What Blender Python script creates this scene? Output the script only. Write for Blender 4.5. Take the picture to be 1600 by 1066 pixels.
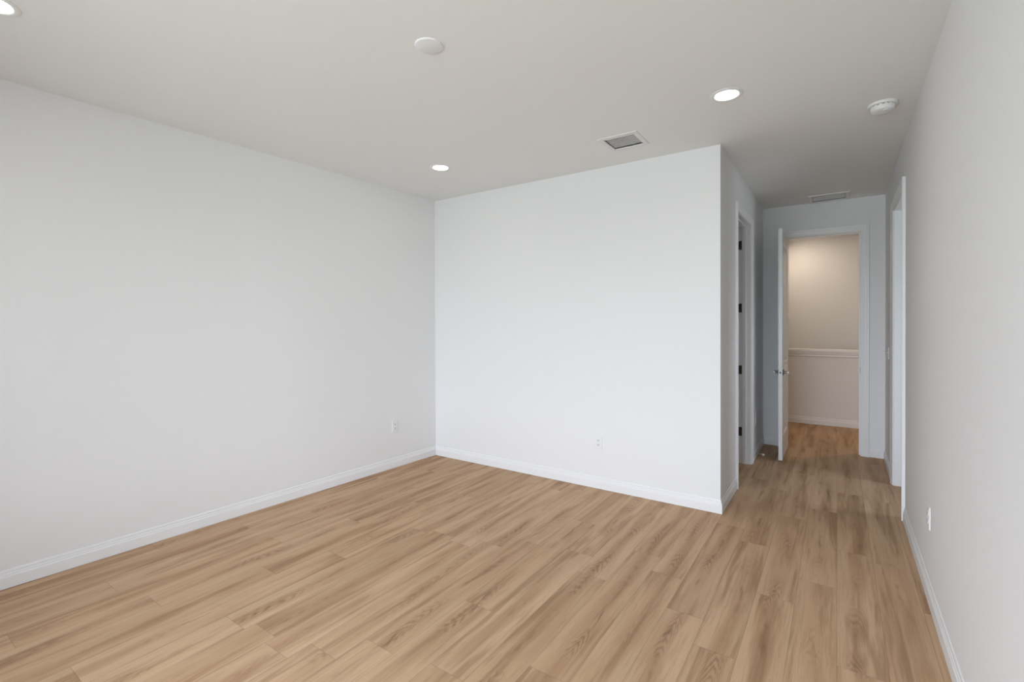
import bpy, bmesh, math, random
from mathutils import Vector, Matrix

for o in list(bpy.data.objects):
    bpy.data.objects.remove(o, do_unlink=True)
scn = bpy.context.scene
COL = scn.collection
PI = math.pi

# ------------------------------------------------------------------ room measures (metres)
H = 2.75                     # ceiling height
YB = 3.807                   # back wall of the room
XB = -0.718                  # left wall of the passage
YE = 6.278                   # end wall of the passage
YS = -1.80                   # window wall behind the camera
WT = 0.115                   # wall thickness
def xl(y): return -3.6035 + 0.0356 * (y - YB)     # left wall face
def xr(y): return 0.3972 + 0.0059 * (y - YB)      # right wall face
DH = 2.388                   # head height of the door openings

# ------------------------------------------------------------------ camera
cd = bpy.data.cameras.new('camera')
cam = bpy.data.objects.new('camera', cd); COL.objects.link(cam)
cd.sensor_fit = 'HORIZONTAL'; cd.sensor_width = 36.0
cd.lens = 745.47 / 1600 * 36
cd.shift_y = -23.37 / 1600
cd.clip_start = 0.02; cd.clip_end = 200
yaw, pitch, roll = 0.5984, -0.0062, 0.0033
cam.matrix_world = (Matrix.Translation((0, 0, 1.4274)) @ Matrix.Rotation(yaw, 4, 'Z')
                    @ Matrix.Rotation(PI / 2 + pitch, 4, 'X') @ Matrix.Rotation(-roll, 4, 'Z'))
scn.camera = cam

# ------------------------------------------------------------------ sky, daylight, exposure
scn.view_settings.view_transform = 'Standard'
scn.view_settings.look = 'None'
scn.view_settings.gamma = 1.0
scn.view_settings.use_curve_mapping = False
scn.view_settings.exposure = 0.03
w = bpy.data.worlds.new('overcast_sky'); scn.world = w; w.use_nodes = True
nt = w.node_tree; nt.nodes.clear()
wo = nt.nodes.new('ShaderNodeOutputWorld'); bg = nt.nodes.new('ShaderNodeBackground')
tc = nt.nodes.new('ShaderNodeTexCoord'); sx = nt.nodes.new('ShaderNodeSeparateXYZ')
rp = nt.nodes.new('ShaderNodeValToRGB'); mr = nt.nodes.new('ShaderNodeMapRange')
nt.links.new(tc.outputs['Generated'], sx.inputs[0])
nt.links.new(sx.outputs['Z'], mr.inputs[0])
mr.inputs[1].default_value = -1; mr.inputs[2].default_value = 1
nt.links.new(mr.outputs[0], rp.inputs[0])
e = rp.color_ramp.elements
e[0].position = 0.0; e[0].color = (0.46, 0.505, 0.52, 1)
e[1].position = 1.0; e[1].color = (0.85, 0.96, 1.18, 1)
a = rp.color_ramp.elements.new(0.495); a.color = (0.52, 0.58, 0.62, 1)
a = rp.color_ramp.elements.new(0.505); a.color = (0.96, 1.03, 1.175, 1)
nt.links.new(rp.outputs[0], bg.inputs[0]); bg.inputs[1].default_value = 13.9
nt.links.new(bg.outputs[0], wo.inputs[0])

def portal(name, loc, rot, sx_, sy_):
    l = bpy.data.lights.new(name, 'AREA'); l.shape = 'RECTANGLE'; l.size = sx_; l.size_y = sy_
    l.cycles.is_portal = True
    o = bpy.data.objects.new(name, l); COL.objects.link(o); o.location = loc; o.rotation_euler = rot
# windows of the wall behind the camera: (x0, x1, z0, z1)
SOUTH = [(-2.55, 0.0, 0.45, 2.40)]
for k, (x0, x1, z0, z1) in enumerate(SOUTH):
    portal('daylight_opening', ((x0 + x1) / 2, YS - 0.08, (z0 + z1) / 2), (PI / 2, 0, 0), x1 - x0, z1 - z0)
BATH = (4.35, 5.25, 1.1, 2.0)    # bathroom window in the wall x = 2.4 (y0, y1, z0, z1)
portal('daylight_opening_side', (2.48, (BATH[0] + BATH[1]) / 2, (BATH[2] + BATH[3]) / 2), (0, PI / 2, 0), 0.9, 0.9)
# lamp over the stairs, out of sight to the left above the far half wall
l = bpy.data.lights.new('stair_lamp', 'AREA'); l.shape = 'DISK'; l.size = 0.14; l.energy = 5.0; l.color = (1.0, 0.82, 0.66)
o = bpy.data.objects.new('stair_lamp', l); COL.objects.link(o); o.location = (-0.52, 8.40, H - 0.02)
# added warm fill, unseen right of the end doorway, brightens landing and passage
l = bpy.data.lights.new('landing_fill', 'AREA'); l.shape = 'DISK'; l.size = 0.14; l.energy = 9; l.color = (1.0, 0.76, 0.54)
o = bpy.data.objects.new('landing_fill', l); COL.objects.link(o); o.location = (0.75, 7.0, H - 0.02)

# ------------------------------------------------------------------ materials
def new_mat(name):
    m = bpy.data.materials.new(name); m.use_nodes = True
    n = m.node_tree.nodes; b = n['Principled BSDF']
    return m, m.node_tree, n, b
def plain(name, col, rough=0.5, metal=0.0, spec=0.5):
    m, t, n, b = new_mat(name)
    b.inputs['Base Color'].default_value = (*col, 1); b.inputs['Roughness'].default_value = rough
    b.inputs['Metallic'].default_value = metal; b.inputs['Specular IOR Level'].default_value = spec
    # a faint procedural unevenness of the gloss
    x = n.new('ShaderNodeTexCoord'); ns = n.new('ShaderNodeTexNoise'); ns.inputs['Scale'].default_value = 40
    r = n.new('ShaderNodeMapRange'); r.inputs[3].default_value = max(rough - 0.05, 0.02); r.inputs[4].default_value = min(rough + 0.05, 1)
    t.links.new(x.outputs['Object'], ns.inputs['Vector']); t.links.new(ns.outputs['Fac'], r.inputs[0])
    t.links.new(r.outputs[0], b.inputs['Roughness'])
    return m
def paint(name, col, rough, bump, scale):
    m, t, n, b = new_mat(name)
    b.inputs['Base Color'].default_value = (*col, 1); b.inputs['Roughness'].default_value = rough
    b.inputs['Specular IOR Level'].default_value = 0.3
    x = n.new('ShaderNodeTexCoord')
    ns = n.new('ShaderNodeTexNoise'); ns.inputs['Scale'].default_value = scale; ns.inputs['Detail'].default_value = 3
    bp = n.new('ShaderNodeBump'); bp.inputs['Strength'].default_value = bump; bp.inputs['Distance'].default_value = 0.002
    t.links.new(x.outputs['Object'], ns.inputs['Vector']); t.links.new(ns.outputs['Fac'], bp.inputs['Height'])
    t.links.new(bp.outputs[0], b.inputs['Normal'])
    return m
M = {}
M['wall'] = paint('wall_paint', (0.875, 0.875, 0.87), 0.65, 0.12, 90)
M['ceiling'] = paint('ceiling_paint', (0.90, 0.90, 0.885), 0.85, 0.22, 45)
M['trim'] = paint('trim_paint', (0.90, 0.90, 0.90), 0.32, 0.02, 30)
M['plastic'] = plain('white_plastic', (0.88, 0.88, 0.875), 0.35)
M['slot'] = plain('slot_black', (0.03, 0.03, 0.03), 0.6)
M['gap'] = plain('shadow_gap_grey', (0.12, 0.12, 0.12), 0.7)
M['metal_white'] = plain('white_enamel', (0.82, 0.82, 0.81), 0.4)
M['duct'] = plain('duct_grey', (0.30, 0.30, 0.30), 0.7)
M['nickel'] = plain('satin_nickel', (0.20, 0.185, 0.17), 0.34, 1.0)
M['bronze'] = plain('bronze_hinge', (0.10, 0.085, 0.07), 0.42, 0.9)
M['rubber'] = plain('white_rubber', (0.85, 0.84, 0.82), 0.5)
M['spring'] = plain('spring_steel', (0.72, 0.70, 0.66), 0.3, 1.0)

def lens_mat(name, col, s):
    m, t, n, b = new_mat(name)
    b.inputs['Base Color'].default_value = (0.9, 0.9, 0.9, 1)
    b.inputs['Emission Color'].default_value = (*col, 1); b.inputs['Emission Strength'].default_value = s
    return m
M['lens'] = lens_mat('lit_lens', (1.0, 0.94, 0.87), 18.0)

def glass_mat():
    m, t, n, b = new_mat('window_glass'); out = n['Material Output']; n.remove(b)
    tr = n.new('ShaderNodeBsdfTransparent'); gl = n.new('ShaderNodeBsdfGlossy'); mx = n.new('ShaderNodeMixShader')
    fr = n.new('ShaderNodeFresnel'); fr.inputs[0].default_value = 1.45
    gl.inputs['Roughness'].default_value = 0.02; tr.inputs[0].default_value = (0.95, 0.97, 0.96, 1)
    t.links.new(fr.outputs[0], mx.inputs[0]); t.links.new(tr.outputs[0], mx.inputs[1]); t.links.new(gl.outputs[0], mx.inputs[2])
    t.links.new(mx.outputs[0], out.inputs[0]); return m
M['glass'] = glass_mat()

def floor_mat():
    """oak plank vinyl: boards along +Y, tone, cathedral grain and dark mineral streaks differ per board"""
    m, t, n, b = new_mat('oak_planks'); L = t.links.new
    PW, PL = 0.176, 1.22
    def math_(op, a, b_=None, c=None):
        k = n.new('ShaderNodeMath'); k.operation = op
        for i, v in enumerate((a, b_, c)):
            if v is None: continue
            if isinstance(v, (int, float)): k.inputs[i].default_value = v
            else: L(v, k.inputs[i])
        return k.outputs[0]
    def mapr(v, a, b_, c, d, smooth=False):
        k = n.new('ShaderNodeMapRange'); k.clamp = True
        if smooth: k.interpolation_type = 'SMOOTHSTEP'
        L(v, k.inputs[0])
        for i, q in enumerate((a, b_, c, d)): k.inputs[i + 1].default_value = q
        return k.outputs[0]
    def comb(x, y, z):
        k = n.new('ShaderNodeCombineXYZ')
        for i, v in enumerate((x, y, z)):
            if isinstance(v, (int, float)): k.inputs[i].default_value = v
            else: L(v, k.inputs[i])
        return k.outputs[0]
    def noise(vec, scale, detail=2, rough=0.5, dist=0.0):
        k = n.new('ShaderNodeTexNoise'); L(vec, k.inputs['Vector'])
        k.inputs['Scale'].default_value = scale; k.inputs['Detail'].default_value = detail
        k.inputs['Roughness'].default_value = rough; k.inputs['Distortion'].default_value = dist
        return k.outputs['Fac']
    def white(vec):
        k = n.new('ShaderNodeTexWhiteNoise'); k.noise_dimensions = '3D'; L(vec, k.inputs['Vector']); return k.outputs['Value'], k.outputs['Color']
    def mix(f, a, b_, mode='MIX'):
        k = n.new('ShaderNodeMix'); k.data_type = 'RGBA'; k.blend_type = mode; k.clamp_factor = True
        if isinstance(f, (int, float)): k.inputs[0].default_value = f
        else: L(f, k.inputs[0])
        for i, v in ((6, a), (7, b_)):
            if isinstance(v, tuple): k.inputs[i].default_value = (*v, 1)
            else: L(v, k.inputs[i])
        return k.outputs[2]
    tcn = n.new('ShaderNodeTexCoord'); s = n.new('ShaderNodeSeparateXYZ'); L(tcn.outputs['Object'], s.inputs[0])
    X, Y = s.outputs['X'], s.outputs['Y']
    u = math_('DIVIDE', math_('ADD', X, FLOOR_X), PW)
    row = math_('FLOOR', u); fu = math_('SUBTRACT', u, row)
    ro, _ = white(comb(row, 3.7, 1.1))
    v = math_('ADD', math_('DIVIDE', Y, PL), math_('MULTIPLY', ro, 5.0))
    brd = math_('FLOOR', v); fv = math_('SUBTRACT', v, brd)
    r1, rc = white(comb(row, brd, 0.5))
    r2, _ = white(comb(row, brd, 7.5))
    r3, _ = white(comb(row, brd, 13.5))
    # board-local coordinates, shifted so each board shows other grain
    lx = math_('ADD', math_('MULTIPLY', math_('SUBTRACT', fu, 0.5), PW), math_('MULTIPLY', r1, 37.0))
    ly = math_('ADD', Y, math_('MULTIPLY', r2, 53.0))
    soft = noise(comb(math_('MULTIPLY', lx, 9.0), math_('MULTIPLY', ly, 1.0), r3), 1.0, 3, 0.55, 0.2)
    broad = noise(comb(math_('MULTIPLY', lx, 15.0), math_('MULTIPLY', ly, 0.9), r1), 1.0, 4, 0.62, 0.25)
    grain = noise(comb(math_('MULTIPLY', lx, 130.0), math_('MULTIPLY', ly, 3.4), r2), 1.0, 4, 0.6, 0.2)
    fine = noise(comb(math_('MULTIPLY', lx, 460.0), math_('MULTIPLY', ly, 12.0), 0.0), 1.0, 3, 0.6)
    hue = noise(comb(math_('MULTIPLY', lx, 5.0), math_('MULTIPLY', ly, 0.8), 9.0), 1.0, 2, 0.5)
    # heartwood: a darker band wandering along the middle of the board
    wob = noise(comb(0.0, math_('MULTIPLY', ly, 0.9), r3), 1.0, 2, 0.5)
    ctr = math_('ADD', 0.5, math_('MULTIPLY', math_('SUBTRACT', wob, 0.5), 0.9))
    d = math_('SUBTRACT', fu, ctr); da = math_('ABSOLUTE', d)
    along = noise(comb(3.0, math_('MULTIPLY', ly, 1.3), r2), 1.0, 2, 0.5)
    rag = math_('MULTIPLY', math_('SUBTRACT', soft, 0.5), 0.5)
    heart = math_('MULTIPLY', mapr(math_('ADD', da, rag), 0.06, 0.30, 1.0, 0.0, True), mapr(along, 0.36, 0.60, 0.0, 1.0, True))
    # cathedral arches inside it
    arch = math_('SINE', math_('ADD', math_('ADD', math_('MULTIPLY', ly, 105.0), math_('MULTIPLY', math_('MULTIPLY', d, d), 340.0)), math_('MULTIPLY', broad, 46.0)))
    agate = math_('MULTIPLY', heart, mapr(noise(comb(7.0, math_('MULTIPLY', ly, 2.3), r1), 1.0, 2, 0.5), 0.47, 0.62, 0.0, 1.0, True))
    # dark mineral line with knots
    wob2 = noise(comb(11.0, math_('MULTIPLY', ly, 3.2), r1), 1.0, 4, 0.6)
    ctr2 = math_('ADD', ctr, math_('MULTIPLY', math_('SUBTRACT', wob2, 0.5), 0.34))
    lw = noise(comb(13.0, math_('MULTIPLY', ly, 7.0), r2), 1.0, 3, 0.6)
    ld = math_('DIVIDE', math_('ABSOLUTE', math_('SUBTRACT', fu, ctr2)), mapr(lw, 0.35, 0.75, 0.03, 0.15))
    lgate = mapr(noise(comb(17.0, math_('MULTIPLY', ly, 2.6), r3), 1.0, 3, 0.6), 0.48, 0.66, 0.0, 1.0, True)
    line = math_('MULTIPLY', math_('MULTIPLY', mapr(ld, 0.0, 1.0, 1.0, 0.0, True), lgate), mapr(grain, 0.30, 0.60, 0.25, 1.0))
    c = mix(r1, FLOOR_A, FLOOR_B)
    c = mix(mapr(hue, 0.40, 0.66, 0.0, 0.45, True), c, FLOOR_G)
    c = mix(mapr(soft, 0.42, 0.68, 0.0, 0.50, True), c, FLOOR_C)
    c = mix(math_('MULTIPLY', heart, 0.75), c, FLOOR_C)
    c = mix(mapr(broad, 0.48, 0.70, 0.0, 0.75, True), c, FLOOR_D)
    c = mix(math_('MULTIPLY', math_('MULTIPLY', mapr(arch, 0.1, 1.0, 0.0, 1.0), agate), 0.42), c, FLOOR_E)
    c = mix(math_('MULTIPLY', math_('MULTIPLY', mapr(arch, -0.3, -1.0, 0.0, 1.0), agate), 0.25), c, FLOOR_B)
    c = mix(math_('MULTIPLY', line, 0.66), c, FLOOR_E)
    c = mix(mapr(grain, 0.48, 0.72, 0.0, 0.30, True), c, FLOOR_D)
    c = mix(mapr(fine, 0.35, 0.7, 0.0, 0.20), c, FLOOR_D)
    # seams
    ex = math_('MULTIPLY', math_('MINIMUM', fu, math_('SUBTRACT', 1.0, fu)), PW)
    ey = math_('MULTIPLY', math_('MINIMUM', fv, math_('SUBTRACT', 1.0, fv)), PL)
    ed = math_('MINIMUM', ex, ey)
    seam = mapr(ed, 0.0004, 0.0014, 1.0, 0.0)
    c = mix(math_('MULTIPLY', seam, 0.42), c, (0.10, 0.062, 0.035))
    L(c, b.inputs['Base Color'])
    L(mapr(broad, 0.3, 0.7, 0.48, 0.58), b.inputs['Roughness'])
    b.inputs['Specular IOR Level'].default_value = 0.15
    hgt = math_('SUBTRACT', math_('MULTIPLY', fine, 0.12), seam)
    bp = n.new('ShaderNodeBump'); bp.inputs['Strength'].default_value = 0.25; bp.inputs['Distance'].default_value = 0.0015
    L(hgt, bp.inputs['Height']); L(bp.outputs[0], b.inputs['Normal'])
    return m
FLOOR_X = 30 * 0.176 + 0.001
FLOOR_A = (0.615, 0.402, 0.240); FLOOR_B = (0.695, 0.470, 0.296); FLOOR_C = (0.465, 0.278, 0.156)
FLOOR_D = (0.330, 0.186, 0.098); FLOOR_E = (0.125, 0.065, 0.032); FLOOR_G = (0.55, 0.388, 0.230)
M['floor'] = floor_mat()

# ------------------------------------------------------------------ mesh helpers
class MB:
    """collects shapes, links them as one mesh object"""
    def __init__(s): s.bm = bmesh.new()
    def box(s, x0, x1, y0, y1, z0, z1):
        return s.prism([(x0, y0), (x1, y0), (x1, y1), (x0, y1)], z0, z1)
    def prism(s, pts, z0, z1):
        bm = s.bm
        a = [bm.verts.new((x, y, z0)) for x, y in pts]; b = [bm.verts.new((x, y, z1)) for x, y in pts]
        n = len(pts)
        for i in range(n): bm.faces.new((a[i], a[(i + 1) % n], b[(i + 1) % n], b[i]))
        bm.faces.new(a[::-1]); bm.faces.new(b); return s
    def quad(s, *p): s.bm.faces.new([s.bm.verts.new(q) for q in p]); return s
    def lathe(s, prof, n=48, mat=None):
        """prof: (radius, height) pairs turned about local Z"""
        bm = s.bm; mat = mat or Matrix.Identity(4); rings = []
        for r, z in prof:
            if r < 1e-6: rings.append([bm.verts.new(mat @ Vector((0, 0, z)))])
            else: rings.append([bm.verts.new(mat @ Vector((r * math.cos(2 * PI * k / n), r * math.sin(2 * PI * k / n), z))) for k in range(n)])
        for A, B in zip(rings, rings[1:]):
            for k in range(n):
                k2 = (k + 1) % n
                if len(A) == 1 and len(B) == 1: continue
                if len(A) == 1: bm.faces.new((A[0], B[k2], B[k]))
                elif len(B) == 1: bm.faces.new((A[k], A[k2], B[0]))
                else: bm.faces.new((A[k], A[k2], B[k2], B[k]))
        return s
    def tube(s, pts, r, n=10):
        bm = s.bm; rings = []; pts = [Vector(p) for p in pts]
        for i, p in enumerate(pts):
            d = (pts[min(i + 1, len(pts) - 1)] - pts[max(i - 1, 0)]).normalized()
            q = d.to_track_quat('Z', 'Y').to_matrix()
            rr = r[i] if isinstance(r, (list, tuple)) else r
            rings.append([bm.verts.new(p + q @ Vector((rr * math.cos(2 * PI * k / n), rr * math.sin(2 * PI * k / n), 0))) for k in range(n)])
        for A, B in zip(rings, rings[1:]):
            # align ring starts
            off = min(range(n), key=lambda o: (A[0].co - B[o].co).length)
            B[:] = B[off:] + B[:off]
            for k in range(n): bm.faces.new((A[k], A[(k + 1) % n], B[(k + 1) % n], B[k]))
        bm.faces.new(rings[0][::-1]); bm.faces.new(rings[-1]); return s
    def sweep(s, prof, frames, close_ends=True):
        """prof points placed at each frame by frame(u, v) -> position"""
        bm = s.bm; rings = [[bm.verts.new(f(u, v)) for u, v in prof] for f in frames]; n = len(prof)
        for A, B in zip(rings, rings[1:]):
            for k in range(n): bm.faces.new((A[k], A[(k + 1) % n], B[(k + 1) % n], B[k]))
        if close_ends: bm.faces.new(rings[0][::-1]); bm.faces.new(rings[-1])
        return s
    def build(s, name, mat, parent=None, smooth=False, bevel=0.0):
        bmesh.ops.recalc_face_normals(s.bm, faces=s.bm.faces)
        me = bpy.data.meshes.new(name); s.bm.to_mesh(me); s.bm.free()
        me.materials.append(mat)
        if smooth:
            for p in me.polygons: p.use_smooth = True
            me.set_sharp_from_angle(angle=math.radians(35))
        o = bpy.data.objects.new(name, me); COL.objects.link(o)
        if parent: o.parent = parent
        if bevel:
            bv = o.modifiers.new('bevel', 'BEVEL'); bv.width = bevel; bv.segments = 2; bv.limit_method = 'ANGLE'
        return o
def tag(o, label, cat, group=None, kind=None):
    o['label'] = label; o['category'] = cat
    if group: o['group'] = group
    if kind: o['kind'] = kind
    return o
def empty(name, loc, rot=(0, 0, 0)):
    o = bpy.data.objects.new(name, None); o.empty_display_size = 0.05; COL.objects.link(o)
    o.location = loc; o.rotation_euler = rot; return o
def copy_thing(root, loc, rotz, label):
    r = root.copy(); COL.objects.link(r); r.location = loc; r.rotation_euler = (root.rotation_euler[0], root.rotation_euler[1], rotz); r['label'] = label
    for ch in list(root.children):
        c = ch.copy(); COL.objects.link(c); c.parent = r
        for g in list(ch.children):
            d = g.copy(); COL.objects.link(d); d.parent = c
    return r

# ------------------------------------------------------------------ setting: floor, ceiling, walls
fl = MB().box(-4.1, 2.5, YS - 0.1, 7.99, -0.12, 0.0).build('floor', M['floor'])
tag(fl, 'brown oak plank floor running from the room into the passage', 'floor', kind='structure')

# ceiling, with the two duct openings left open
VENT = (-1.398, -1.180, 3.235, 3.455)       # clear opening of the supply vent x0 x1 y0 y1
GRIL = (-0.225, 0.075, 5.935, 6.225)        # clear opening of the return grille
xs = sorted([-4.1, 2.5, *VENT[:2], *GRIL[:2]]); ys = sorted([YS - 0.1, 10.2, *VENT[2:], *GRIL[2:]])
mb = MB()
for i in range(len(xs) - 1):
    for j in range(len(ys) - 1):
        cx, cy = (xs[i] + xs[i + 1]) / 2, (ys[j] + ys[j + 1]) / 2
        if any(a < cx < b and c < cy < d for a, b, c, d in (VENT, GRIL)): continue
        mb.box(xs[i], xs[i + 1], ys[j], ys[j + 1], H, H + 0.10)
ce = mb.build('ceiling', M['ceiling']); tag(ce, 'flat white textured ceiling over room and passage', 'ceiling', kind='structure')

def wall(name, label, pieces):
    mb = MB()
    for pts, z0, z1 in pieces: mb.prism(pts, z0, z1)
    return tag(mb.build(name, M['wall']), label, 'wall', kind='structure')
wall('wall_left', 'long plain white wall on the left of the room',
     [([(xl(YS - .1), YS - .1), (xl(YB + WT), YB + WT), (xl(YB + WT) - .12, YB + WT), (xl(YS - .1) - .12, YS - .1)], 0, H)])
wall('wall_back', 'plain white wall facing the camera, ending at the passage corner',
     [([(xl(YB), YB), (XB, YB), (XB - WT, YB + WT), (xl(YB + WT), YB + WT)], 0, H)])
LD = (4.525, 5.290)            # left passage doorway, jamb faces (y)
RD = (4.462, 5.300)            # right passage doorway
ED = (-0.5015, 0.203)           # end doorway (x)
J = 0.018
wall('wall_passage_left', 'white left wall of the passage with the closet doorway',
     [([(XB, YB), (XB, LD[0] - J), (XB - WT, LD[0] - J), (XB - WT, YB + WT)], 0, H),
      ([(XB, LD[0] - J), (XB, LD[1] + J), (XB - WT, LD[1] + J), (XB - WT, LD[0] - J)], DH + J, H),
      ([(XB, LD[1] + J), (XB, YE + WT), (XB - WT, YE + WT), (XB - WT, LD[1] + J)], 0, H)])
def rq(y0, y1): return [(xr(y0), y0), (xr(y0) + WT, y0), (xr(y1) + WT, y1), (xr(y1), y1)]
wall('wall_right', 'long white wall close by on the right with a doorway',
     [(rq(YS - .1, RD[0] - J), 0, H), (rq(RD[0] - J, RD[1] + J), DH + J, H), (rq(RD[1] + J, YE + WT), 0, H)])
wall('wall_end', 'white end wall of the passage around the open door',
     [([(XB, YE), (ED[0] - J, YE), (ED[0] - J, YE + WT), (XB, YE + WT)], 0, H),
      ([(ED[0] - J, YE), (ED[1] + J, YE), (ED[1] + J, YE + WT), (ED[0] - J, YE + WT)], DH + J, H),
      ([(ED[1] + J, YE), (xr(YE), YE), (xr(YE + WT), YE + WT), (ED[1] + J, YE + WT)], 0, H)])
# window wall behind the camera
mb = MB(); px = xl(YS)
for (x0, x1, z0, z1) in SOUTH:
    mb.box(px, x0, YS - .14, YS, 0, H); mb.box(x0, x1, YS - .14, YS, 0, z0); mb.box(x0, x1, YS - .14, YS, z1, H); px = x1
mb.box(px, xr(YS), YS - .14, YS, 0, H)
tag(mb.build('wall_window', M['wall']), 'white window wall behind the camera', 'wall', kind='structure')
# landing and stairwell beyond the end door
KY = 7.868
wall('wall_landing_left', 'white side wall left of the landing beyond the open door', [([(-1.9, YE + WT), (-1.78, YE + WT), (-1.78, KY), (-1.9, KY)], 0, H)])
wall('wall_landing_right', 'white side wall right of the landing beyond the open door', [([(2.0, YE + WT), (2.12, YE + WT), (2.12, 9.12), (2.0, 9.12)], -1.5, H)])
wall('wall_half', 'low half wall under the white ledge beyond the open door', [([(-.655, KY), (2.0, KY), (2.0, KY + .115), (-.655, KY + .115)], -1.5, 0.992)])
wall('wall_stair', 'tall beige-lit wall behind the half wall of the stairs', [([(-0.655, 9.0), (2.0, 9.0), (2.0, 9.12), (-0.655, 9.12)], -1.5, H)])
wall('wall_stair_left', 'left return wall of the stairwell beyond the half wall', [([(-1.9, KY), (-0.655, KY), (-0.655, KY + .115), (-1.9, KY + .115)], 0, H), ([(-0.775, KY + .115), (-0.655, KY + .115), (-0.655, 9.12), (-0.775, 9.12)], -1.5, H)])
mb = MB(); mb.box(-0.8, 2.15, KY + .115, 9.12, -1.6, -1.5)
tag(mb.build('floor_stair', M['floor']), 'lower stair floor hidden behind the half wall', 'floor', kind='structure')
# closet behind the left doorway, side room behind the right one
wall('wall_closet', 'inner walls of the dark closet behind the left doorway',
     [([(-2.6, YB + WT), (-2.5, YB + WT), (-2.5, YE + WT), (-2.6, YE + WT)], 0, H), ([(-2.5, YE), (XB - WT, YE), (XB - WT, YE + WT), (-2.5, YE + WT)], 0, H)])
by0, by1, bz0, bz1 = BATH
xo = 2.40
mb = MB()
mb.box(xo, xo + .14, 3.8, by0, 0, H); mb.box(xo, xo + .14, by1, 6.4, 0, H); mb.box(xo, xo + .14, by0, by1, 0, bz0); mb.box(xo, xo + .14, by0, by1, bz1, H)
mb.box(xr(3.8) + WT, xo, 3.7, 3.8, 0, H); mb.box(xr(6.3) + WT, xo, 6.28, 6.4, 0, H)
tag(mb.build('wall_side_room', M['wall']), 'inner walls of the bright side room behind the right doorway', 'wall', kind='structure')

# windows (all out of the photo's view, they let the daylight in)
def window(name, label, a0, a1, z0, z1, place):
    """place(s, t, z) -> world; s along the wall, t depth outwards"""
    fw = 0.05
    def ring(mb, s0, s1, q0, q1, wd, t0, t1):
        for (p0, p1, r0, r1) in ((s0, s0 + wd, q0, q1), (s1 - wd, s1, q0, q1), (s0 + wd, s1 - wd, q0, q0 + wd), (s0 + wd, s1 - wd, q1 - wd, q1)):
            c = [place(s, t, z) for z in (r0, r1) for s, t in ((p0, t0), (p1, t0), (p1, t1), (p0, t1))]
            v = [mb.bm.verts.new(k) for k in c]
            for f in ((0, 1, 2, 3), (4, 5, 6, 7), (0, 1, 5, 4), (1, 2, 6, 5), (2, 3, 7, 6), (3, 0, 4, 7)): mb.bm.faces.new([v[i] for i in f])
    mb = MB(); ring(mb, a0, a1, z0, z1, fw, 0.04, 0.10)
    mid = (a0 + a1) / 2; ring(mb, mid - .03, mid + .03, z0 + fw, z1 - fw, .029, 0.045, 0.095)
    f = mb.build(name, M['trim']); tag(f, label, 'window', kind='structure')
    g = MB().quad(place(a0 + fw, .07, z0 + fw), place(a1 - fw, .07, z0 + fw), place(a1 - fw, .07, z1 - fw), place(a0 + fw, .07, z1 - fw)).build('pane', M['glass'], f)
for k, (x0, x1, z0, z1) in enumerate(SOUTH):
    window('window_%d' % (k + 1), 'white framed window in the wall behind the camera', x0, x1, z0, z1, lambda s, t, z: (s, YS - t, z))
window('window_%d' % (len(SOUTH) + 1), 'white framed window of the side room', by0, by1, bz0, bz1, lambda s, t, z: (xo + t, s, z))

# ------------------------------------------------------------------ baseboards
BASE = [(0, .002), (.0135, .002), (.0135, .060), (.0125, .066), (.0095, .069), (.0095, .076), (.0085, .079), (.0060, .081), (.0060, .091), (.0045, .097), (.0015, .100), (0, .100)]
def baseboard(name, label, A, B, nrm, ea=0, eb=0):
    A, B = Vector((*A, 0)), Vector((*B, 0)); n3 = Vector((*nrm, 0)).normalized(); d = (B - A).normalized()
    f0 = lambda t, z: A - d * ea * t + n3 * t + Vector((0, 0, z))
    f1 = lambda t, z: B + d * eb * t + n3 * t + Vector((0, 0, z))
    o = MB().sweep(BASE, [f0, f1]).build(name, M['trim'])
    return tag(o, label, 'baseboard', kind='structure')
CW = 0.070; RV = 0.005                   # casing width, reveal
nl = (1, -0.0356); nr = (-1, 0.0059)
baseboard('baseboard_left', 'white baseboard along the long left wall', (xl(YS), YS), (xl(YB), YB), nl, 0, -1)
baseboard('baseboard_back', 'white baseboard along the wall facing the camera', (xl(YB), YB), (XB, YB), (0, -1), -1, 1)
baseboard('baseboard_passage_corner', 'short white baseboard between the wall corner and the closet doorway', (XB, YB), (XB, LD[0] - RV - CW), (1, 0), 1, 0)
baseboard('baseboard_passage_left', 'short white baseboard behind the open door on the passage left', (XB, LD[1] + RV + CW), (XB, YE), (1, 0), 0, -1)
baseboard('baseboard_end_left', 'short white baseboard on the end wall behind the open door', (XB, YE), (ED[0] - RV - CW, YE), (0, -1), -1, 0)
baseboard('baseboard_end_right', 'short white baseboard on the end wall right of the door frame', (ED[1] + RV + CW, YE), (xr(YE), YE), (0, -1), 0, -1)
baseboard('baseboard_passage_right', 'short white baseboard between right doorway and passage end', (xr(YE), YE), (xr(RD[1] + RV + CW), RD[1] + RV + CW), nr, -1, 0)
baseboard('baseboard_right', 'white baseboard along the near right wall', (xr(RD[0] - RV - CW), RD[0] - RV - CW), (xr(YS), YS), nr, 0, 0)
baseboard('baseboard_landing', 'white baseboard of the half wall beyond the open door', (-1.78, KY), (2.0, KY), (0, -1), 0, 0)

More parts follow.
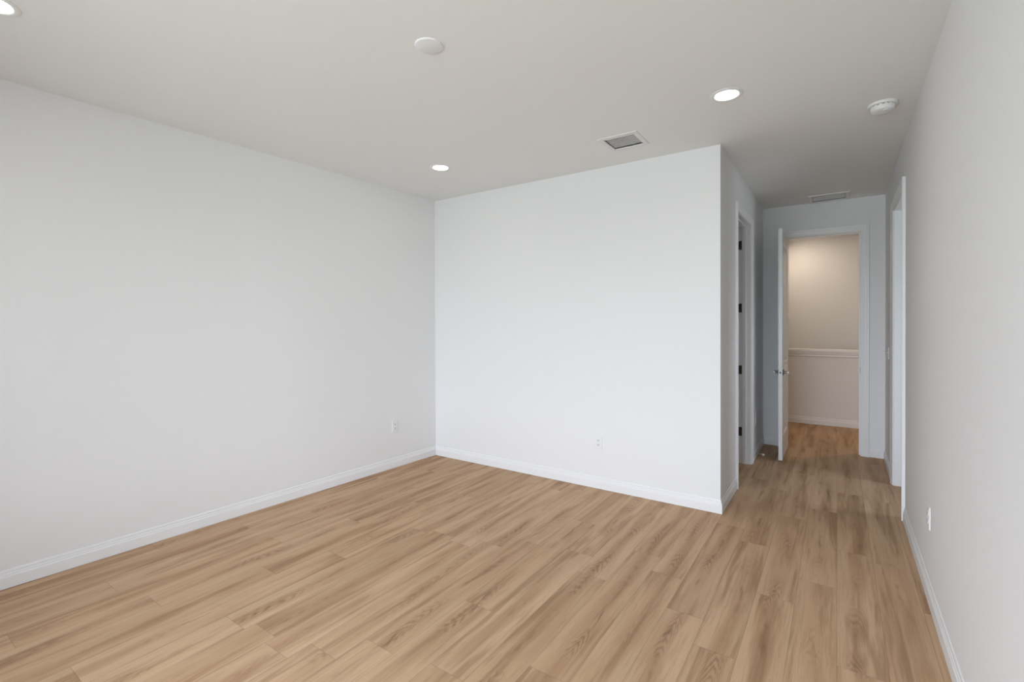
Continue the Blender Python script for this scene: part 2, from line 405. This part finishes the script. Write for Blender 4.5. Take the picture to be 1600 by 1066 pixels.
# ------------------------------------------------------------------ door frames: casing (both legs and head mitred) + jamb lining + stop
CAS = [(0, 0), (0, .008), (.004, .0095), (.012, .0095), (.020, .0115), (.034, .0150), (.046, .0160), (.055, .0195), (.066, .0205), (.070, .0180), (.070, 0)]
def frame(name, label, s0, s1, place, depth, hinge=None, stop=0.05):
    """place(s, t, z): s along the wall, t out of the wall towards the viewer's side, z up"""
    mb = MB()
    a0, a1, h = s0 - RV, s1 + RV, DH + RV
    fr = [lambda u, v: place(a0 - u, v, 0), lambda u, v: place(a0 - u, v, h + u), lambda u, v: place(a1 + u, v, h + u), lambda u, v: place(a1 + u, v, 0)]
    mb.sweep(CAS, fr)
    o = mb.build(name, M['trim']); tag(o, label, 'door frame', kind='structure')
    def bx(m, p0, p1, t0, t1, z0, z1):
        v = [m.bm.verts.new(place(s, t, z)) for z in (z0, z1) for s, t in ((p0, t0), (p1, t0), (p1, t1), (p0, t1))]
        for f in ((0, 1, 2, 3), (4, 5, 6, 7), (0, 1, 5, 4), (1, 2, 6, 5), (2, 3, 7, 6), (3, 0, 4, 7)): m.bm.faces.new([v[i] for i in f])
    jb = MB(); bx(jb, s0 - J, s0, -depth, -0.0005, 0, DH); bx(jb, s1, s1 + J, -depth, -0.0005, 0, DH); bx(jb, s0 - J, s1 + J, -depth, -0.0005, DH, DH + J)
    jb.build('jamb', M['trim'], o)
    if stop:
        st = MB(); t0, t1 = -stop - .035, -stop
        bx(st, s0, s0 + .011, t0, t1, 0, DH - .011); bx(st, s1 - .011, s1, t0, t1, 0, DH - .011); bx(st, s0, s1, t0, t1, DH - .011, DH)
        st.build('door_stop_strip', M['trim'], o)
    # casing on the far side of the wall
    fr2 = [lambda u, v: place(a0 - u, -depth - v, 0), lambda u, v: place(a0 - u, -depth - v, h + u), lambda u, v: place(a1 + u, -depth - v, h + u), lambda u, v: place(a1 + u, -depth - v, 0)]
    MB().sweep(CAS, fr2).build('rear_casing', M['trim'], o)
    return o, bx
f_l, bxl = frame('trim_1', 'white frame of the closet doorway on the passage left, with bronze hinges', LD[0], LD[1], lambda s, t, z: (XB + t, s, z), WT, stop=0.040)
f_r, bxr = frame('trim_2', 'white frame of the doorway in the right wall', RD[0], RD[1], lambda s, t, z: (xr(s) - t, s, z), WT, stop=0)
f_e, bxe = frame('trim_3', 'white frame of the open doorway at the passage end', ED[0], ED[1], lambda s, t, z: (s, YE - t, z), WT, stop=0.040)
# strike plate on the right jamb of the end doorway
mb = MB(); bxe(mb, ED[1] - .0015, ED[1] + .0005, -.033, -.007, .885, .945); sp = mb.build('strike_plate', M['bronze'], f_e); sp['label'] = 'dark strike plate'
mb = MB(); bxe(mb, ED[1] - .0017, ED[1] - .0012, -.026, -.013, .900, .930); mb.build('strike_hole', M['slot'], sp)
# four hinges on the far jamb of the closet doorway (leaf + knuckle)
for zc in (2.205, 1.572, 0.947, 0.322):
    mb = MB(); bxl(mb, LD[1] - .0022, LD[1] + .0003, -.1135, -.0785, zc - .044, zc + .044)
    hg = mb.build('hinge', M['bronze'], f_l, bevel=.0006); hg['label'] = 'dark bronze hinge leaf'
    mb = MB(); mb.lathe([(0, -.046), (.0058, -.046), (.0058, .046), (0, .046)], 14, Matrix.Translation((XB - WT - .004, LD[1] - .003, zc)))
    mb.build('hinge_knuckle', M['bronze'], hg, smooth=True)
    mb = MB()
    for dz in (-.028, 0, .028):
        mb.lathe([(0, 0), (.0042, 0), (.0035, .0012), (0, .0014)], 10, Matrix.Translation((XB - .094 + (.006 if dz == 0 else -.004), LD[1] - .0022, zc + dz)) @ Matrix.Rotation(PI / 2, 4, 'X'))
    mb.build('hinge_screws', M['nickel'], hg, smooth=True)

# ------------------------------------------------------------------ doors
def door_mesh(wd, ht, th, panels, stile):
    """slab in local coords: x 0..wd, y 0..th, z 0..ht with moulded panels on both faces"""
    mb = MB(); bm = mb.bm
    for side in (0, 1):
        y0 = 0.0 if side == 0 else th; sgn = 1 if side == 0 else -1
        xs_ = [0, stile, wd - stile, wd]; zs = sorted([0, ht] + [z for p in panels for z in p])
        for i in range(3):
            for j in range(len(zs) - 1):
                if i == 1 and (zs[j], zs[j + 1]) in panels:
                    loops = []
                    for ins, dp in ((0, 0), (.006, .005), (.016, .012), (.024, .012), (.060, .004)):
                        a, b_, c, d = xs_[1] + ins, xs_[2] - ins, zs[j] + ins, zs[j + 1] - ins
                        loops.append([bm.verts.new((q, y0 + sgn * dp, r)) for q, r in ((a, c), (b_, c), (b_, d), (a, d))])
                    for A, B in zip(loops, loops[1:]):
                        for k in range(4): bm.faces.new((A[k], A[(k + 1) % 4], B[(k + 1) % 4], B[k]))
                    bm.faces.new(loops[-1])
                else:
                    mb.quad((xs_[i], y0, zs[j]), (xs_[i + 1], y0, zs[j]), (xs_[i + 1], y0, zs[j + 1]), (xs_[i], y0, zs[j + 1]))
    mb.quad((0, 0, 0), (0, th, 0), (0, th, ht), (0, 0, ht)); mb.quad((wd, 0, 0), (wd, th, 0), (wd, th, ht), (wd, 0, ht))
    mb.quad((0, 0, 0), (wd, 0, 0), (wd, th, 0), (0, th, 0)); mb.quad((0, 0, ht), (wd, 0, ht), (wd, th, ht), (0, th, ht))
    bmesh.ops.remove_doubles(bm, verts=bm.verts, dist=1e-5)
    return mb
def lever(parent, x, y, z, sgn, tip):
    """door lever standing out of the face along sgn*Y, handle towards tip (+1/-1 along X)"""
    R = Matrix.Translation((x, y, z)) @ Matrix.Rotation(-sgn * PI / 2, 4, 'X')
    mb = MB(); mb.lathe([(0, 0), (.031, 0), (.031, .005), (.027, .009), (.0125, .011), (.0115, .030), (.0115, .048), (0, .048)], 32, R)
    o = mb.build('door_lever', M['nickel'], parent, smooth=True); o['label'] = 'satin nickel door lever with round rose'
    mb = MB(); yy = y + sgn * .046
    mb.tube([(x - tip * .012, yy, z), (x + tip * .01, yy, z), (x + tip * .05, yy, z), (x + tip * .095, yy - sgn * .006, z), (x + tip * .112, yy - sgn * .010, z)], [.011, .0115, .0105, .0095, .008], 14)
    mb.build('lever_handle', M['nickel'], o, smooth=True)
DW, DT = 0.698, 0.035
DHT = DH - .004 - .010
d1 = door_mesh(DW, DHT, DT, [(.235, .835), (.985, DHT - .125)], .112).build('door_1', M['trim'])
# local x runs from hinge edge to free edge (world -Y), local y -> world -X
d1.matrix_world = Matrix.Translation((-0.4635, YE - .003, .010)) @ Matrix(((0, -1, 0, 0), (-1, 0, 0, 0), (0, 0, 1, 0), (0, 0, 0, 1)))
tag(d1, 'white two-panel door standing open at the passage end, edge towards the camera', 'door', kind='structure')
lever(d1, DW - .062, 0, .900, -1, -1)
lever(d1, DW - .062, DT, .900, 1, -1)
mb = MB(); mb.box(DW - .0003, DW + .0012, .005, DT - .005, .871, .929)
lp = mb.build('latch_plate', M['trim'], d1, bevel=.0004)
mb = MB(); mb.lathe([(0, 0), (.0085, 0), (.0078, .007), (.004, .010), (0, .010)], 16, Matrix.Translation((DW + .0012, DT / 2, .900)) @ Matrix.Rotation(PI / 2, 4, 'Y'))
lb = mb.build('latch_bolt', M['bronze'], lp, smooth=True); lb['label'] = 'dark latch bolt'
for zc in (2.18, 1.55, .93, .30):
    mb = MB(); mb.lathe([(0, -.045), (.006, -.045), (.006, .045), (0, .045)], 12, Matrix.Translation((-.004, DT + .004, zc))); mb.build('hinge', M['bronze'], d1, smooth=True)

CDW = LD[1] - LD[0] - .006
d2 = door_mesh(CDW, DHT, DT, [(.235, .835), (.985, DHT - .125)], .112).build('door_2', M['trim'])
d2.matrix_world = Matrix.Translation((XB - WT - .030, LD[1] - .046, .010)) @ Matrix(((-1, 0, 0, 0), (0, 1, 0, 0), (0, 0, 1, 0), (0, 0, 0, 1)))
tag(d2, 'white closet door swung open inside the left doorway', 'door', kind='structure')
lever(d2, CDW - .062, 0, .900, -1, -1)

# ------------------------------------------------------------------ ledge on the half wall
mb = MB()
prof = [(-.125, 0), (.018, 0), (.024, .004), (.024, .030), (.018, .036), (-.125, .036)]
mb.sweep(prof, [lambda t, z: (-.655, KY - t, 1.014 + z), lambda t, z: (2.0, KY - t, 1.014 + z)])
cap = mb.build('trim_4', M['trim']); tag(cap, 'white ledge capping the half wall beyond the open door', 'ledge', kind='structure')
mb = MB()
ap = [(0, 0), (.006, .002), (.010, .010), (.010, .030), (.016, .042), (.016, .052), (.020, .060), (.020, .070), (0, .070)]
mb.sweep(ap, [lambda t, z: (-.655, KY - t, .944 + z), lambda t, z: (2.0, KY - t, .944 + z)])
mb.build('apron_moulding', M['trim'], cap)

# ------------------------------------------------------------------ ceiling things
LIGHTS = [(-2.783, 3.012, 'small lit recessed ceiling light near the back left corner'),
          (-0.532, 3.002, 'lit recessed ceiling light in front of the passage'),
          (-2.872, 0.422, 'lit recessed ceiling light cut off at the top left corner of the photo')]
r0 = None
for (x, y, lab) in LIGHTS:
    if r0 is None:
        r0 = empty('recessed_light', (x, y, H)); tag(r0, lab, 'ceiling light', 'recessed ceiling lights of the room')
        mb = MB(); mb.lathe([(.0640, .004), (.0640, -.0030), (.0680, -.0055), (.0820, -.0050), (.0880, -.0020), (.0890, 0), (.0890, .004)], 64)
        mb.build('trim_ring', M['plastic'], r0, smooth=True)
        mb = MB(); mb.lathe([(0, -.0022), (.0642, -.0018), (.0642, .003), (0, .003)], 64)
        ln = mb.build('lens', M['lens'], r0, smooth=True); ln['label'] = 'glowing white lens'
    else: copy_thing(r0, (x, y, H), 0, lab)

bp_ = empty('cover_plate', (-1.606, 1.662, H)); tag(bp_, 'blank round white cover plate on the ceiling', 'cover plate')
mb = MB(); mb.lathe([(.066, 0), (.066, -.004), (.0645, -.0065), (.0600, -.0085), (0, -.0095)], 64); mb.build('plate', M['plastic'], bp_, smooth=True)
for sx_ in (-1, 1):
    mb = MB(); mb.lathe([(.0035, .0), (.0035, -.0012), (0, -.0014)], 12, Matrix.Translation((sx_ * .042, 0, -.0089)))
    mb.build('screw', M['plastic'], bp_, smooth=True)

sd = empty('smoke_detector', (0.226, 3.668, H)); tag(sd, 'white round smoke detector on the ceiling near the right wall', 'smoke detector')
mb = MB(); mb.lathe([(.073, 0), (.073, -.010), (.071, -.0135), (.066, -.0150), (.055, -.0150)], 64); mb.build('base', M['plastic'], sd, smooth=True)
mb = MB(); mb.lathe([(.0560, -.0145), (.0560, -.0195)], 64); g = mb.build('sensing_gap', M['gap'], sd); g['label'] = 'dark ventilation gap'
mb = MB()
for k in range(14):
    a = 2 * PI * k / 14; c, s_ = math.cos(a), math.sin(a)
    mb.prism([(.0555 * c - .006 * s_, .0555 * s_ + .006 * c), (.0555 * c + .006 * s_, .0555 * s_ - .006 * c), (.0600 * c + .006 * s_, .0600 * s_ - .006 * c), (.0600 * c - .006 * s_, .0600 * s_ + .006 * c)], -.0195, -.0148)
mb.build('gap_ribs', M['plastic'], sd)
mb = MB(); mb.lathe([(.055, -.0195), (.0615, -.0195), (.0615, -.030), (.058, -.042), (.051, -.0475), (.030, -.0490), (0, -.0490)], 64); mb.build('body', M['plastic'], sd, smooth=True)
mb = MB(); mb.lathe([(.0165, -.045), (.0165, -.0485), (.0145, -.0515), (.010, -.0505), (0, -.0500)], 32, Matrix.Translation((.016, -.026, 0))); mb.build('test_button', M['plastic'], sd, smooth=True)

def duct_face(name, label, cat, hole, border, slats, ang, drop, rec):
    x0, x1, y0, y1 = hole
    r = empty(name, ((x0 + x1) / 2, (y0 + y1) / 2, H)); tag(r, label, cat)
    a, b = (x1 - x0) / 2, (y1 - y0) / 2
    mb = MB(); bm = mb.bm; loops = []
    for gx, z in ((border, 0), (border, -drop * .5), (border - .004, -drop), (.004, -drop), (0, -drop + .003), (0, rec)):
        loops.append([bm.verts.new((sx_ * (a + gx), sy * (b + gx), z)) for sx_, sy in ((-1, -1), (1, -1), (1, 1), (-1, 1))])
    for A, B in zip(loops, loops[1:]):
        for k in range(4): bm.faces.new((A[k], A[(k + 1) % 4], B[(k + 1) % 4], B[k]))
    mb.build('frame', M['metal_white'], r)
    mb = MB(); n = slats
    for k in range(n):
        yc = -b + (k + .5) * 2 * b / n; hw = 2 * b / n * .43
        c, s_ = math.cos(ang), math.sin(ang)
        p = [(-hw, -.0006), (hw, -.0006), (hw, .0006), (-hw, .0006)]
        ring = [[mb.bm.verts.new((xx, yc + c * u - s_ * v, rec * .42 + s_ * u + c * v)) for u, v in p] for xx in (-a, a)]
        for q in range(4): mb.bm.faces.new((ring[0][q], ring[0][(q + 1) % 4], ring[1][(q + 1) % 4], ring[1][q]))
        mb.bm.faces.new(ring[0]); mb.bm.faces.new(ring[1])
    mb.build('louvers', M['metal_white'], r)
    mb = MB()
    for (p0, p1, q0, q1) in ((-a - .003, -a, -b, b), (a, a + .003, -b, b), (-a, a, -b - .003, -b), (-a, a, b, b + .003)): mb.box(p0, p1, q0, q1, rec, .12)
    mb.box(-a, a, -b, b, .118, .12)
    mb.build('duct', M['duct'], r)
    return r
duct_face('supply_vent', 'square white louvered air vent on the ceiling above the back wall', 'air vent', VENT, .036, 9, math.radians(8), .007, .016)
duct_face('return_grille', 'white return air grille on the passage ceiling above the door', 'air grille', GRIL, .030, 16, math.radians(4), .009, .012)

# ------------------------------------------------------------------ outlets, switch, door stop
def make_outlet(loc, rotz, label):
    r = empty('wall_outlet', loc, (0, 0, rotz)); tag(r, label, 'outlet', 'white duplex wall outlets')
    # plate lies in local XZ, facing -Y
    mb = MB(); bm = mb.bm; loops = []
    for ins, t in ((0, 0), (0, .003), (.0025, .0055), (.006, .0062)):
        loops.append([bm.verts.new((sx_ * (.035 - ins), -t, sz * (.057 - ins))) for sx_, sz in ((-1, -1), (1, -1), (1, 1), (-1, 1))])
    for A, B in zip(loops, loops[1:]):
        for k in range(4): bm.faces.new((A[k], A[(k + 1) % 4], B[(k + 1) % 4], B[k]))
    bm.faces.new(loops[-1]); mb.build('plate', M['plastic'], r)
    for dz in (-.0195, .0195):
        mb = MB(); pts = []
        for k in range(40):
            a = 2 * PI * k / 40; pts.append((.0168 * math.cos(a), max(-.0142, min(.0142, .0168 * math.sin(a)))))
        mb.sweep(pts, [lambda u, v: (u, -.0060, dz + v), lambda u, v: (u, -.0082, dz + v)])
        rc = mb.build('receptacle', M['plastic'], r)
        mb = MB(); mb.box(-.0078, -.0050, -.0088, -.0080, dz - .001, dz + .0085); mb.box(.0050, .0078, -.0088, -.0080, dz - .001, dz + .0075)
        mb.lathe([(0, 0), (.0028, 0), (.0028, .0006), (0, .0006)], 14, Matrix.Translation((0, -.0082, dz - .0075)) @ Matrix.Rotation(PI / 2, 4, 'X'))
        sl = mb.build('slots', M['slot'], rc); sl['label'] = 'dark plug slots'
    mb = MB(); mb.lathe([(0, 0), (.003, 0), (.0024, .0010), (0, .0012)], 12, Matrix.Translation((0, -.0062, 0)) @ Matrix.Rotation(PI / 2, 4, 'X')); mb.build('screw', M['plastic'], r, smooth=True)
    return r
o1 = make_outlet((-1.697, YB, .396), 0, 'white duplex outlet low on the wall facing the camera')
al = math.atan2(0.0356, 1); ar = math.atan2(-0.0059, 1)
copy_thing(o1, (xl(3.245), 3.245, .408), PI / 2 - al, 'white duplex outlet low on the left wall near the corner')
copy_thing(o1, (xr(3.243), 3.243, .418), -PI / 2 + ar, 'white duplex outlet low on the near right wall')
copy_thing(o1, (XB, 5.64, .395), PI / 2, 'faint white outlet on the passage left wall behind the open door')
sw = empty('light_switch', (xr(5.86), 5.86, 1.125), (0, 0, -PI / 2 + ar)); tag(sw, 'white light switch on the right passage wall past the doorway', 'light switch')
mb = MB(); bm = mb.bm; loops = []
for ins, t in ((0, 0), (0, .003), (.0025, .0055), (.006, .0062)):
    loops.append([bm.verts.new((sx_ * (.058 - ins), -t, sz * (.057 - ins))) for sx_, sz in ((-1, -1), (1, -1), (1, 1), (-1, 1))])
for A, B in zip(loops, loops[1:]):
    for k in range(4): bm.faces.new((A[k], A[(k + 1) % 4], B[(k + 1) % 4], B[k]))
bm.faces.new(loops[-1]); mb.build('plate', M['plastic'], sw)
for dx in (-.023, .023):
    mb = MB(); mb.sweep([(-.006, .0062), (-.001, .0075), (.006, .016), (.010, .0155), (.005, .0062)], [lambda u, v, k=k: (dx + k * .005, -v, u) for k in (-1, 1)])
    mb.build('toggle', M['plastic'], sw)

ds = empty('door_stop', (XB + .0125, 5.553, .052), (0, PI / 2, 0)); tag(ds, 'small spring door stop with white tip on the passage baseboard', 'door stop')
mb = MB(); mb.lathe([(0, 0), (.012, 0), (.012, .003), (.007, .006), (0, .006)], 20); mb.build('mount', M['spring'], ds, smooth=True)
mb = MB(); N = 14 * 12
mb.tube([(.0055 * math.cos(2 * PI * k / 14), .0055 * math.sin(2 * PI * k / 14), .005 + .060 * k / N) for k in range(N + 1)], .0015, 6); mb.build('spring', M['spring'], ds, smooth=True)
mb = MB(); mb.lathe([(0, .062), (.0095, .062), (.0105, .068), (.0100, .078), (.006, .081), (0, .081)], 20); mb.build('rubber_tip', M['rubber'], ds, smooth=True)
